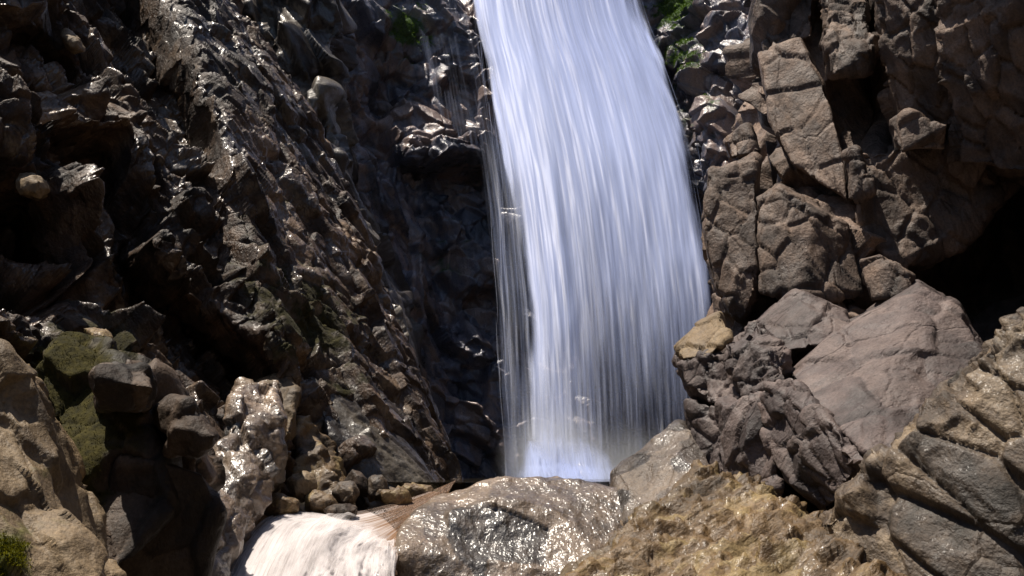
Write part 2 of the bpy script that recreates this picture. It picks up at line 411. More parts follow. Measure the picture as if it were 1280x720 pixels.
m, t, N = nodes('pool water'); L = t.links.new
pb = N('ShaderNodeBsdfPrincipled', Roughness=.06); pb.inputs['Base Color'].default_value = (.05, .04, .025, 1)
pb.inputs['Transmission Weight'].default_value = .6; pb.inputs['IOR'].default_value = 1.33
nz = N('ShaderNodeTexNoise', Scale=9.0, Detail=4.0); bp = N('ShaderNodeBump', Strength=.4, Distance=.03)
tcn = N('ShaderNodeTexCoord'); L(tcn.outputs['Object'], nz.inputs[0]); L(nz.outputs[0], bp.inputs['Height']); L(bp.outputs[0], pb.inputs['Normal'])
o = N('ShaderNodeOutputMaterial'); L(pb.outputs[0], o.inputs[0]); M_pool = m
sheet('pool_water', -1.4, 2.4, 5.65, 9.9, 0.95, 80, 100, M_pool, .015, 8)

# ------------------------------------------------------------------ cliffs
def rows_of(spec):
    return [[tuple(c) for c in r] for r in spec]

# left cliff: near at the frame's left, running back to its outer ridge
ridge = {-300: 150, -120: 225, 0: 285, 100: 348, 190: 392, 280: 432, 400: 478, 500: 515, 610: 552, 720: 590, 900: 640}
def left_row(py, near, far):
    r = ridge[py]; xs = [(-520, near - 1.2), (-260, near - .5), (0, near), (r * .28, near + (far - near) * .25), (r * .55, near + (far - near) * .48),
                         (r * .8, near + (far - near) * .75), (r - 4, far), (r + 14, far + .5), (r - 40, far + 2.0)]
    return [(x, py, y) for x, y in xs]
rows = [left_row(-300, 6.0, 8.4), left_row(-120, 5.6, 8.0), left_row(0, 5.2, 7.6), left_row(100, 4.9, 7.4), left_row(190, 4.7, 7.2), left_row(280, 4.5, 7.0),
        left_row(400, 4.2, 6.8), left_row(500, 4.0, 6.5), left_row(610, 3.8, 6.2), left_row(720, 3.6, 5.8), left_row(900, 3.4, 5.4)]
left_relief = [
    ([(140, -20), (185, 100), (225, 180)], 32, -.65),      # long shaded gully
    ([(230, 0), (262, 90), (300, 210), (330, 330), (360, 420)], 30, .30),
    ([(200, 300), (270, 360), (330, 420), (372, 490)], 22, .35),       # pale rib
    ([(240, 400), (300, 460)], 40, -.9),
    ([(20, 340), (0, 300), (-40, 330)], 55, -1.0),
    ([(60, 190), (110, 210), (160, 330), (190, 360)], 26, -.45),
    ([(90, 240), (150, 320), (230, 400)], 20, .25),
    ([(-30, 60), (40, 70), (70, 90)], 26, -.4),
    ([(300, 120), (350, 260), (420, 420), (470, 560)], 55, .15),
]
def slabby(q):
    px, py = pix(q); e = np.interp(py, sorted(ridge), [ridge[k] for k in sorted(ridge)])
    return 1 - .6 * sstep(px - e, -150, -70)
left_layers = [
    dict(k='b', L=(1.1, .42, .45), d=DIP, s=3, a=.22, slope=.8, tw=.6, mask=slabby),
    dict(k='b', L=(.45, .17, .19), d=DIP, s=14, a=.13, slope=1.0, mask=slabby),
    dict(k='c', L=(.30, .13, .14), d=DIP, s=25, a=.05, mask=lambda q: .35 + .65 * slabby(q)),
    dict(k='b', L=(.17, .07, .08), d=(.3, .4, -.8), s=26, a=.042, slope=1.0, tw=.4, mask=slabby),
    dict(k='c', L=(.085, .05, .05), d=(.2, .4, -.8), s=27, a=.012, mask=lambda q: .3 + .7 * slabby(q)),
    dict(k='f', L=(.22, .05, .05), d=DIP, s=31, a=.012, o=5, g=.6),
]
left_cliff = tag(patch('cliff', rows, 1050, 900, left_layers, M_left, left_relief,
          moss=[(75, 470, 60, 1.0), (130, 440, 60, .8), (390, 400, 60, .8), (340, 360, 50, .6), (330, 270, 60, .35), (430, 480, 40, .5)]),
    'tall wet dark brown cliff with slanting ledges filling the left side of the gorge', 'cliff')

# back wall behind the fall
def back_row(py, dl, dm, dr):
    return [(250, py, dl + .6), (380, py, dl), (470, py, dm - .5), (560, py, dm - .1), (650, py, dm + .15), (740, py, dm + .2), (830, py, dm), (890, py, dr), (960, py, dr - .4), (1080, py, dr - .6)]
rows = [back_row(-340, 10.8, 12.6, 11.6), back_row(-120, 9.8, 11.1, 10.3), back_row(0, 9.3, 10.3, 9.6), back_row(120, 9.0, 10.0, 9.3), back_row(240, 8.8, 9.8, 9.1), back_row(380, 8.6, 9.6, 9.0),
        back_row(500, 8.5, 9.5, 9.0), back_row(620, 8.4, 9.4, 8.8), back_row(760, 8.2, 9.2, 8.6)]
back_relief = [([(520, 190), (600, 185)], 22, .3), ([(520, 225), (600, 225)], 16, -.3), ([(480, 130), (530, 60)], 30, -.25), ([(470, 180), (540, 300), (560, 420)], 22, -.25),
               ([(440, 200), (480, 320), (530, 440)], 22, .25), ([(840, 60), (890, 150), (900, 240)], 30, .25)]
back_layers = [
    dict(k='b', L=(.7, .45, .35), d=(.35, .2, -.5), s=41, a=.22, slope=.8),
    dict(k='b', L=(.3, .17, .16), d=(.6, .2, -.5), s=47, a=.08, slope=.9),
    dict(k='c', L=(.14, .09, .09), d=(.6, .2, -.5), s=49, a=.03),
    dict(k='f', L=(.3, .3, .3), s=52, a=.04, o=6, g=.6),
]
back_wall = tag(patch('cliff', rows, 760, 620, back_layers, M_back, back_relief,
          moss=[(840, 5, 30, 1.1), (850, 70, 35, .6), (870, 140, 40, .4), (512, 35, 30, .95), (560, 330, 50, .35)]),
    'dark wet rock wall with bluish sheen behind the white waterfall', 'cliff')

# crag between the left cliff and the back wall
tag(rock('crag', [([(285, -60, 8.2), (400, -80, 8.3), (425, 40, 8.2), (410, 130, 8.1), (355, 110, 7.9), (310, 20, 8.0)], 1.2, 1.0),
                  ([(355, 90, 8.0), (410, 120, 8.0), (440, 220, 7.9), (470, 330, 7.8), (480, 440, 7.6), (440, 300, 7.5), (395, 190, 7.7)], 1.2, 1.0),
                  ([(440, 230, 8.2), (470, 300, 8.1), (510, 420, 7.9), (520, 510, 7.6), (480, 430, 7.5)], 1.0, 1.0)],
         .022, 4, [dict(k='b', L=(.5, .2, .22), d=DIP, s=61, a=.16, slope=.9), dict(k='c', L=(.25, .13, .13), d=DIP, s=63, a=.09), dict(k='f', L=(.1, .1, .1), s=64, a=.012)], M_crag),
    'narrow dark crag with pale chipped edges between the left cliff and the wet back wall', 'rock')

# right cliff base with its overhang
def right_row(py, e, far, near):
    return [(e + 10, py, far + 2.2), (e - 6, py, far + .6), (e + 10, py, far - .1), (e + 70, py, far - .4), (e + 150, py, far - .6), (e + 230, py, (far + near) / 2), (e + 330, py, near), (e + 520, py, near - .8), (e + 800, py, near - 1.6)]
R_ = [(-340, 945, 6.6, 4.2), (-160, 945, 6.7, 4.4), (-40, 950, 6.8, 4.9), (60, 955, 6.8, 5.6), (140, 955, 6.9, 5.9), (220, 930, 6.8, 6.3), (300, 915, 6.6, 6.4), (380, 925, 6.4, 6.2), (480, 930, 6.1, 5.6), (600, 930, 5.9, 5.0), (760, 930, 5.7, 4.6)]
rows = [right_row(*r) for r in R_]
right_layers = [
    dict(k='b', L=(.7, .42, .42), d=(.45, .2, -.75), s=71, a=.24, slope=.9),
    dict(k='c', L=(.5, .3, .3), d=(.45, .2, -.75), s=75, a=.16), dict(k='c', L=(.16, .1, .1), d=(.45, .2, -.75), s=76, a=.03),
    dict(k='f', L=(.12, .12, .12), s=77, a=.015, o=6),
]
tag(patch('cliff', rows, 760, 640, right_layers, M_right,
          [([(1260, 270), (1220, 350), (1310, 350)], 50, -.5), ([(1120, 200), (1250, 210)], 60, .25), ([(1090, -20), (1130, 80), (1170, 130)], 26, .3)]),
    'dry brown jointed cliff overhanging the deep shade on the right of the gorge', 'cliff')

BLK = lambda s, a=.035, L=.22: [dict(k='c', L=(L * 2.2, L * 1.2, L * 1.2), d=(.45, .2, -.75), s=s, a=a * 1.5), dict(k='c', L=(L * .6, L * .35, L * .35), d=(.5, .1, -.7), s=s + 7, a=a * .4), dict(k='b', L=(L * 1.5, L * .7, L * .7), d=(.45, .2, -.75), s=s + 9, a=.012 + a * .2, slope=.5, crack=1.0, warp=.1),
                                dict(k='f', L=(.12, .12, .12), s=s + 3, a=.006 + a * .15, o=6, g=.62)]
GR = 'jointed blocks of the right cliff'
def rblock(hulls, label, mat=None, vox=.015, sm=1, lay=None, name='rock', grp=GR, moss=()):
    return tag(rock(name, hulls, vox, sm, lay, mat or M_right, moss), label, 'rock', grp)

rblock([([(888, 212, 6.1), (945, 196, 6.0), (948, 300, 5.9), (945, 362, 5.8), (925, 402, 5.9), (897, 362, 6.0), (880, 285, 6.05), (884, 255, 6.1)], .9, 1.0)],
       'tall buttress block with a rounded left edge touching the right side of the waterfall', lay=BLK(101))
rblock([([(946, 250, 5.9), (975, 233, 5.8), (1020, 262, 5.7), (1066, 282, 5.8), (1078, 372, 5.7), (1000, 376, 5.6), (947, 366, 5.75)], .9, 1.0)],
       'dark wedge block right of the tall buttress, its upper edge sloping down to the right', lay=BLK(103))
rblock([([(906, 176, 6.5), (935, 158, 6.4), (948, 190, 6.3), (912, 198, 6.4)], .6, 1.0)], 'small pale knob capping the tall buttress beside the waterfall', lay=BLK(105), vox=.013)
rblock([([(948, 66, 6.4), (1000, 48, 6.3), (1030, 105, 6.1), (1056, 200, 5.9), (1060, 252, 5.85), (990, 205, 6.05), (960, 150, 6.25)], .7, 1.0)],
       'large sunlit tilted block face crossed by one thin vertical crack high on the right cliff', lay=BLK(107, .02, .4))
rblock([([(1032, -30, 6.1), (1082, -30, 6.0), (1092, 60, 5.7), (1088, 92, 5.8), (1042, 92, 5.8), (1030, 55, 5.9)], .8, 1.0)],
       'knobbly sunlit block at the top edge above a square black recess', lay=BLK(109, .05, .15))
rblock([([(945, -40, 6.6), (1020, -40, 6.4), (1015, 45, 6.3), (960, 66, 6.5), (940, 30, 6.7)], .8, 1.0)], 'cracked pale block at the top edge left of the knobbly sunlit block', lay=BLK(110, .05, .16))
rblock([([(1070, -300, 5.3), (1094, -60, 5.5), (1230, -300, 4.7), (1270, 60, 5.3), (1200, 130, 5.5), (1160, 195, 5.7), (1115, 120, 5.7)], .9, 1.0)],
       'broad overhanging block with jagged sunlit rim near the upper right corner', lay=BLK(111, .08, .2))
rblock([([(1150, -420, 4.6), (1400, -420, 3.8), (1440, 190, 5.0), (1310, 230, 5.25), (1200, 205, 5.5), (1176, 60, 5.3)], 1.0, 1.0)],
       'massive shaded block filling the upper right corner', lay=BLK(112, .10, .22), vox=.02)
rblock([([(1054, 192, 5.75), (1070, 186, 5.65), (1088, 240, 5.6), (1060, 250, 5.7)], .5, 1.0)], 'small wedge with one lit face at the lower end of the tilted sunlit block', lay=BLK(113), vox=.012)
rblock([([(1112, 150, 5.5), (1135, 142, 5.4), (1182, 158, 5.3), (1180, 186, 5.4), (1125, 190, 5.4)], .6, 1.0)], 'dim squarish lump in the shade under the broad overhanging block', lay=BLK(115), vox=.013)
rblock([([(1072, 325, 5.4), (1100, 318, 5.3), (1142, 345, 5.2), (1132, 372, 5.2), (1090, 375, 5.3)], .6, .9)], 'rounded brown wedge lodged in shade above the big purple grey slab', lay=BLK(117), vox=.013)
rblock([([(1076, 190, 5.8), (1120, 180, 5.8), (1190, 180, 5.7), (1260, 230, 5.7), (1200, 310, 5.75), (1130, 335, 5.7), (1076, 300, 5.8)], .7, 1.0)],
       'dim faceted block in the shade between the squarish lump and the big slab', lay=BLK(119, .06, .25))
# slabs and boulders under the cliff
rblock([([(945, 402, 5.3), (993, 363, 5.35), (1058, 388, 5.2), (1066, 408, 5.05), (1031, 430, 4.9), (982, 440, 5.0)], .7, 1.0)],
       'grey flat topped block leaning behind the upper left end of the big slab', M_slab, lay=BLK(121, .02, .3), vox=.013)
rblock([([(986, 467, 4.75), (1064, 400, 4.9), (1147, 350, 5.0), (1196, 380, 4.9), (1236, 446, 4.55), (1199, 489, 4.35), (1131, 565, 4.0), (1085, 570, 4.0), (1031, 522, 4.35)], .8, 1.0)],
       'big flat purple grey slab with fine cracks tilted across the right side', M_slab, lay=[dict(k='b', L=(.8, .3, .3), d=(-.35, .5, -.6), s=123, a=.014, slope=.4, crack=.9), dict(k='f', L=(.3, .3, .3), s=124, a=.012, o=6, g=.6), dict(k='c', L=(.3, .12, .12), d=(-.4, .5, -.6), s=126, a=.02)], vox=.014, sm=2)
rblock([([(968, 474, 4.7), (990, 468, 4.65), (1032, 525, 4.25), (1082, 575, 3.95), (1070, 600, 4.05), (1034, 640, 4.3), (985, 600, 4.5), (952, 545, 4.7)], .8, 1.0)],
       'layered dark block under the lower edge of the big slab', M_slab, lay=[dict(k='c', L=(.5, .16, .2), d=(.45, -.35, -.5), s=127, a=.11), dict(k='b', L=(.3, .09, .1), d=(.45, -.35, -.5), s=129, a=.03, crack=.8), dict(k='f', L=(.1, .1, .1), s=128, a=.010, o=6)], vox=.013)
rblock([([(843, 434, 5.5), (870, 404, 5.5), (902, 388, 5.4), (914, 424, 5.2), (885, 446, 5.2), (852, 450, 5.3)], .6, .8)],
       'pale rounded boulder perched beside the waterfall at the end of the ledge', M_tan, lay=BLK(131, .025, .25), vox=.012, sm=8)
rblock([([(850, 448, 5.35), (890, 442, 5.2), (925, 440, 5.1), (928, 500, 5.0), (885, 508, 5.1), (860, 482, 5.25)], .6, .9)],
       'broken grey rock directly under the pale perched boulder', M_slab, lay=BLK(133, .05, .15), vox=.012)
rblock([([(905, 430, 5.1), (946, 402, 5.15), (985, 440, 4.9), (978, 482, 4.75), (930, 497, 4.9)], .6, .9)],
       'angular notched rock between the perched boulder and the big slab', M_slab, lay=BLK(135, .06, .15), vox=.012)
rblock([([(856, 498, 5.2), (907, 508, 5.0), (912, 592, 4.9), (882, 600, 5.05), (858, 545, 5.2)], .6, .9)],
       'dark smooth rock hanging over the grey ridge right of the fall foot', M_slab, lay=BLK(137, .03, .25), vox=.012)
rblock([([(900, 503, 4.9), (958, 488, 4.75), (972, 560, 4.6), (966, 628, 4.6), (905, 596, 4.85)], .6, 1.0)],
       'fissured upright rock left of the layered dark block', M_slab, lay=[dict(k='b', L=(.35, .1, .14), d=(-.4, .1, -.85), s=139, a=.05, slope=1.0), dict(k='c', L=(.22, .08, .08), d=(-.4, .1, -.85), s=138, a=.045), dict(k='f', L=(.10, .1, .1), s=140, a=.010, o=6)], vox=.012)

def bed_edge(q):
    px, py = pix(q); return np.exp(-(seg_dist(px, py, [(1026, 655), (1156, 528), (1290, 388)]) / 42) ** 2)
rblock([([(1026, 657, 3.7), (1085, 590, 3.72), (1156, 528, 3.62), (1225, 455, 3.52), (1290, 385, 3.42), (1420, 280, 3.25), (1760, 120, 2.9), (1760, 800, 2.7), (1420, 800, 3.0), (1160, 800, 3.35), (1080, 710, 3.55)], .9, 1.0)],
       'large bedded grey and tan slab with a glittering upper edge in the lower right corner', M_bed,
       lay=[dict(k='b', L=(.55, .16, .2), d=(.6, -.3, -.6), s=141, a=.035, slope=.8, warp=.06, crack=.7), dict(k='c', L=(.34, .10, .12), d=(.6, -.3, -.6), s=142, a=.03), dict(k='c', L=(.07, .045, .045), d=(.4, -.3, .6), s=144, a=.035, slope=1.1, mask=bed_edge), dict(k='f', L=(.1, .1, .1), s=143, a=.010, o=6, g=.6)], vox=.011, grp=None)
rblock([([(715, 735, 3.7), (790, 690, 3.9), (840, 640, 4.2), (874, 588, 4.6), (930, 600, 4.5), (960, 632, 4.2), (1030, 662, 3.8), (1125, 730, 3.3), (1120, 850, 3.0), (720, 850, 3.2)], .9, 1.0)],
       'knobbly ochre ribbed rock at the bottom edge below the layered dark block', M_rib,
       lay=[dict(k='b', L=(.2, .055, .07), d=(.75, .2, .5), s=145, a=.035, slope=1.0), dict(k='c', L=(.16, .055, .06), d=(.75, .2, .5), s=148, a=.045), dict(k='c', L=(.06, .03, .03), d=(.75, .2, .5), s=146, a=.014), dict(k='f', L=(.3, .12, .12), d=(.75, .2, .5), s=147, a=.05, o=5)], vox=.011, grp=None)
rblock([([(765, 590, 5.2), (800, 562, 5.3), (850, 532, 5.3), (885, 555, 5.1), (892, 610, 4.8), (850, 690, 4.5), (800, 700, 4.6), (775, 640, 5.0)], .8, .9)],
       'grey brown rounded boulder with wet dark flank right of the waterfall foot', M_ridge,
       lay=[dict(k='c', L=(.3, .18, .18), s=149, a=.06), dict(k='f', L=(.2, .2, .2), s=150, a=.03, o=6)], vox=.012, sm=6, grp=None)
rblock([([(493, 690, 4.55), (500, 655, 4.75), (540, 618, 5.0), (620, 597, 5.15), (720, 597, 5.15), (770, 612, 5.05), (820, 650, 4.9), (790, 720, 4.6), (640, 760, 4.55), (500, 780, 4.5)], .7, .8),
        ([(640, 625, 4.85), (560, 640, 4.75), (560, 740, 4.5), (660, 740, 4.5), (700, 640, 4.85)], .5, 1.0)],
       'low wet glistening boulder in front of the waterfall foot', M_wet,
       lay=[dict(k='c', L=(.4, .25, .25), s=151, a=.028), dict(k='f', L=(.05, .05, .10), s=152, a=.010, o=5), dict(k='f', L=(.4, .3, .3), s=153, a=.035, o=4)], vox=.011, sm=10, grp=None)

# ------------------------------------------------------------------ lower left rocks
def lrock(hulls, label, mat, lay, vox=.012, sm=5, moss=(), grp=None):
    return tag(rock('rock', hulls, vox, sm, lay, mat, moss), label, 'rock', grp)
corner_boulder = lrock([([(-140, 420, 2.6), (0, 436, 2.75), (45, 490, 2.8), (85, 590, 2.75), (135, 740, 2.6), (140, 820, 2.5), (-150, 820, 2.2)], .6, 1.0)],
      'dry tan boulder with flaking planes in the lower left corner', M_tan,
      [dict(k='b', L=(.35, .13, .14), d=(.3, .1, -.9), s=161, a=.04, slope=.8), dict(k='c', L=(.22, .09, .09), d=(.3, .1, -.9), s=164, a=.05), dict(k='c', L=(.08, .04, .04), d=(.3, .1, -.9), s=162, a=.012), dict(k='f', L=(.2, .2, .2), s=163, a=.012, o=6)], vox=.009,
      moss=[(0, 705, 42, .95)])
mossy_ledge = lrock([([(48, 470, 3.5), (80, 425, 3.6), (150, 450, 3.55), (160, 520, 3.4), (205, 560, 3.35), (215, 640, 3.3), (120, 740, 3.1), (70, 600, 3.25)], .6, 1.0),
        ([(150, 445, 3.6), (205, 470, 3.7), (240, 520, 3.75), (262, 600, 3.75), (250, 680, 3.7), (200, 740, 3.5), (130, 600, 3.5)], .6, 1.0)],
      'dark ledge thickly covered with olive moss behind the tan corner boulder', M_umber,
      [dict(k='b', L=(.3, .16, .16), s=165, a=.06, slope=.8), dict(k='f', L=(.12, .12, .12), s=166, a=.02, o=6)], moss=[(80, 450, 80, .9), (95, 520, 90, .9), (90, 590, 70, .8), (150, 580, 50, .6)])
lrock([([(112, 470, 3.0), (140, 454, 3.1), (185, 456, 3.1), (196, 485, 3.0), (190, 515, 3.1), (120, 516, 3.1)], .65, .8)],
      'rounded brown boulder with a lit top and black underside above the mossy ledge', M_umber,
      [dict(k='b', L=(.2, .12, .12), s=167, a=.025, slope=.7), dict(k='f', L=(.1, .1, .1), s=168, a=.025, o=6)], vox=.009, sm=10)
lrock([([(192, 510, 3.3), (215, 492, 3.3), (240, 500, 3.25), (235, 535, 3.25), (200, 540, 3.3)], .55, .8), ([(215, 530, 3.2), (255, 520, 3.25), (272, 545, 3.2), (250, 575, 3.25), (205, 570, 3.3)], .6, .8)],
      'pair of fused brown knobs right of the black bellied rounded boulder', M_umber,
      [dict(k='f', L=(.1, .1, .1), s=170, a=.03, o=6)], vox=.009, sm=8)
lrock([([(115, 640, 3.35), (150, 570, 3.3), (205, 575, 3.3), (255, 590, 3.35), (277, 640, 3.4), (262, 690, 3.45), (235, 800, 3.5), (100, 800, 3.4)], .5, .9)],
      'big smooth umber boulder bulging in shade beside the glistening wet slope', M_umber,
      [dict(k='b', L=(.35, .2, .2), s=171, a=.03, slope=.6), dict(k='f', L=(.14, .14, .14), s=172, a=.02, o=6)], vox=.01, sm=12)
lrock([([(300, 478, 5.0), (345, 490, 5.0), (355, 560, 4.8), (340, 620, 4.6), (300, 690, 4.2), (235, 800, 3.7), (215, 760, 3.7), (262, 640, 4.3), (270, 560, 4.7)], .6, 1.0)],
      'steep wet rock glittering white with sun beside the foaming stream', M_wet,
      [dict(k='f', L=(.05, .05, .08), s=173, a=.018, o=5), dict(k='c', L=(.2, .1, .1), s=183, a=.04), dict(k='b', L=(.25, .12, .12), s=174, a=.05, slope=.8)], vox=.011)
lrock([([(322, 482, 5.4), (350, 468, 5.5), (372, 486, 5.4), (364, 540, 5.2), (350, 560, 5.2), (335, 520, 5.3)], .5, 1.0)],
      'upright pale tan block above the glittering wet rock', M_tan,
      [dict(k='b', L=(.18, .1, .1), s=175, a=.02, slope=.8), dict(k='c', L=(.14, .09, .09), s=181, a=.04), dict(k='f', L=(.1, .1, .1), s=176, a=.02, o=5)])
lrock([([(372, 520, 5.5), (400, 530, 5.6), (425, 575, 5.5), (440, 640, 5.2), (372, 645, 5.1), (365, 580, 5.3)], .5, 1.0)],
      'crumbly ochre rock face rising from the back of the foam', M_rib,
      [dict(k='c', L=(.14, .09, .09), s=177, a=.07), dict(k='f', L=(.08, .08, .08), s=178, a=.04, o=5)])
lrock([([(385, 470, 5.8), (430, 480, 5.9), (505, 550, 6.0), (552, 612, 5.9), (540, 640, 5.75), (460, 640, 5.6), (420, 570, 5.6)], .6, 1.0)],
      'smooth grey slab sloping down to the pool at the foot of the left cliff', M_crag,
      [dict(k='b', L=(.7, .2, .2), d=(.5, .2, -.6), s=179, a=.02, slope=.5), dict(k='c', L=(.5, .12, .14), d=(.5, .2, -.6), s=182, a=.03), dict(k='f', L=(.4, .1, .1), d=(.5, .2, -.6), s=180, a=.04, o=6, g=.6)], vox=.013)

# loose stones lodged in the left cliff and pebbles banked up behind the foam
def stone(x, y, Y, rx, ry, rot, label, mat, seed, group=None, vox=.008, th=None, cat='stone'):
    rg = np.random.default_rng(seed); k = 8; a = np.linspace(0, 2 * np.pi, k, endpoint=False) + rg.uniform(-.25, .25, k); r = rg.uniform(.75, 1.1, k)
    ex, ey = rx * r * np.cos(a), ry * r * np.sin(a); c_, s_ = math.cos(rot), math.sin(rot)
    mpp = Y / FPX; th = th or 1.3 * min(rx, ry) * mpp
    ring = [(x + u * c_ - w * s_, y + u * s_ + w * c_, Y + rg.uniform(0, .3) * th) for u, w in zip(ex, ey)]
    face = [(x + .55 * (u * c_ - w * s_), y + .55 * (u * s_ + w * c_), Y - th * rg.uniform(.2, .5)) for u, w in zip(ex, ey)]
    sz = max(rx, ry) * mpp
    o = rock('stone', [(ring + face, th, .8)], max(vox, sz / 22), 2, [dict(k='c', L=(sz * 1.1, sz * .6, sz * .6), s=seed, a=sz * .2), dict(k='f', L=(sz * .6,) * 3, s=seed + 1, a=sz * .04, o=5, g=.6), dict(k='c', L=(sz * .4, sz * .22, sz * .22), s=seed + 2, a=sz * .09)], mat)
    return tag(o, label, cat, group)
for i, (x, y, Y, rx, ry, rot, lab, mt) in enumerate([
    (38, 231, 4.66, 26, 19, .35, 'tan flat faced stone lodged in the dark left cliff near the left edge', M_tan),
    (92, 54, 5.46, 24, 11, .75, 'small tan chip on the cliff near the upper left corner', M_tan),
    (122, 420, 4.05, 22, 11, .4, 'orange brown chip above the olive moss', M_rib)]):
    stone(x, y, Y, rx, ry, rot, lab, mt, 400 + 3 * i, th=2.2 * max(rx, ry) * Y / FPX)
for i, (x, y, Y, rx, ry, rot, lab, mt) in enumerate([
    (352, 632, 5.0, 20, 15, .3, 'orange stained pebble at the left end of the bank behind the foam', M_rib),
    (378, 607, 5.2, 15, 19, .1, 'pale yellow upright pebble at the foot of the ochre face', M_tan),
    (402, 632, 5.15, 19, 15, .5, 'olive ochre pebble right of the pale yellow upright one', M_rib),
    (432, 618, 5.35, 15, 14, .8, 'white veined grey pebble in the middle of the bank behind the foam', M_bed),
    (450, 605, 5.55, 12, 16, -.6, 'dark red brown splinter leaning behind the white veined pebble', M_umber),
    (470, 612, 5.55, 14, 16, .2, 'grey tan knob at the right end of the bank behind the foam', M_bed),
    (490, 622, 5.5, 20, 12, .2, 'amber wet pebble at the lip of the brown chute', M_rib),
    (520, 616, 5.75, 24, 10, .1, 'flat amber stone under the brown water at the pool edge', M_rib),
    (425, 640, 5.1, 22, 10, .1, 'low brown pebble half buried in the foam', M_umber)]):
    stone(x, y, Y - .28, 1.25 * rx, 1.25 * ry, rot, lab, mt, 500 + 3 * i, 'pebbles banked behind the foam')

# ------------------------------------------------------------------ water
def water_mat(name, col, scale_u, scale_v, lo, hi, trans=.5, gloss=.08, colb=None, up=.5):
    m, t, N = nodes(name); L = t.links.new
    uv = N('ShaderNodeUVMap', uv_map='UVMap')
    def streak(su, sv, det):
        mp = N('ShaderNodeVectorMath', operation='MULTIPLY'); mp.inputs[1].default_value = (su, sv, 1); L(uv.outputs[0], mp.inputs[0])
        nz = N('ShaderNodeTexNoise', Scale=1.0, Detail=det, Roughness=.62, Distortion=.15); L(mp.outputs[0], nz.inputs[0]); return nz
    n1 = streak(scale_u, scale_v, 6.0); n2 = streak(scale_u * .22, scale_v * .9, 4.0)
    de = N('ShaderNodeAttribute', attribute_name='dens')
    a1 = N('ShaderNodeMath', operation='MULTIPLY_ADD'); a1.inputs[1].default_value = .6; L(n1.outputs[0], a1.inputs[0])
    a0 = N('ShaderNodeMath', operation='MULTIPLY'); a0.inputs[1].default_value = .4; L(n2.outputs[0], a0.inputs[0]); L(a0.outputs[0], a1.inputs[2])
    ad = N('ShaderNodeMath', operation='ADD'); L(a1.outputs[0], ad.inputs[0]); L(de.outputs['Fac'], ad.inputs[1])
    mr = N('ShaderNodeMapRange', interpolation_type='SMOOTHSTEP'); mr.inputs[1].default_value = lo; mr.inputs[2].default_value = hi; L(ad.outputs[0], mr.inputs[0])
    if colb:
        cb = N('ShaderNodeAttribute', attribute_name='foam'); cadd = N('ShaderNodeMath', operation='MULTIPLY_ADD'); cadd.inputs[1].default_value = 3.0; cadd.inputs[2].default_value = -1.5
        L(n1.outputs[0], cadd.inputs[0]); c2 = N('ShaderNodeMath', operation='ADD', use_clamp=True); L(cadd.outputs[0], c2.inputs[0]); L(cb.outputs['Fac'], c2.inputs[1])
        mx = N('ShaderNodeMix', data_type='RGBA'); L(c2.outputs[0], mx.inputs[0]); mx.inputs[6].default_value = (*colb, 1); mx.inputs[7].default_value = (*col, 1); cs = mx.outputs[2]
    else:
        rgb = N('ShaderNodeRGB'); rgb.outputs[0].default_value = (*col, 1); cs = rgb.outputs[0]
    # aerated water scatters light from drops facing every way: the scattering normal leans up and is broken by the streaks
    geo = N('ShaderNodeNewGeometry'); va = N('ShaderNodeVectorMath', operation='MULTIPLY_ADD'); va.inputs[1].default_value = (.4, .4, .4); va.inputs[2].default_value = (-.2, -.2, .45 + up)
    L(n1.outputs['Color'], va.inputs[0]); vb = N('ShaderNodeVectorMath', operation='MULTIPLY_ADD'); vb.inputs[1].default_value = (.45, .45, .45); L(geo.outputs['Normal'], vb.inputs[0]); L(va.outputs[0], vb.inputs[2])
    bp = N('ShaderNodeVectorMath', operation='NORMALIZE'); L(vb.outputs[0], bp.inputs[0])
    df = N('ShaderNodeBsdfDiffuse'); tr = N('ShaderNodeBsdfTranslucent'); gl = N('ShaderNodeBsdfGlossy', Roughness=.3)
    for b in (df, tr): L(cs, b.inputs['Color'])
    L(bp.outputs[0], df.inputs['Normal']); L(bp.outputs[0], gl.inputs['Normal']); L(bp.outputs[0], tr.inputs['Normal'])
    m1 = N('ShaderNodeMixShader'); m1.inputs[0].default_value = trans; L(df.outputs[0], m1.inputs[1]); L(tr.outputs[0], m1.inputs[2])
    m2 = N('ShaderNodeMixShader'); m2.inputs[0].default_value = gloss; L(m1.outputs[0], m2.inputs[1]); L(gl.outputs[0], m2.inputs[2])
    tp = N('ShaderNodeBsdfTransparent'); m3 = N('ShaderNodeMixShader'); L(mr.outputs[0], m3.inputs[0]); L(tp.outputs[0], m3.inputs[1]); L(m2.outputs[0], m3.inputs[2])
    o = N('ShaderNodeOutputMaterial'); L(m3.outputs[0], o.inputs[0])
    return m
M_fall = water_mat('skylight tinted falling water', (.56, .655, .99), 40, .8, .22, 1.12)  # blue of the skylight is tinted into the water colour
M_foam = water_mat('foaming stream water', (.74, .70, .70), 50, 2.0, .15, .85, trans=.3, colb=(.26, .15, .085))

# centre lines of the fall's two edges (px, py)
EL = np.array([(575, -330), (580, -150), (592, 0), (612, 100), (634, 220), (650, 360), (656, 480), (660, 600), (662, 640)], float)
ER = np.array([(770, -330), (780, -150), (808, 0), (842, 90), (874, 190), (893, 300), (905, 400), (912, 500), (915, 600)], float)
FALL_Y = np.array([10.7, 10.25, 9.8, 9.45, 9.1, 8.82, 8.62, 8.45, 8.4])
fall = bpy.data.objects.new('waterfall', None); COL.objects.link(fall); fall.location = tuple(P(780, 600, 8.6)); fall.empty_display_size = .3
tag(fall, 'tall white waterfall plunging down the middle of the dark gorge', 'waterfall')

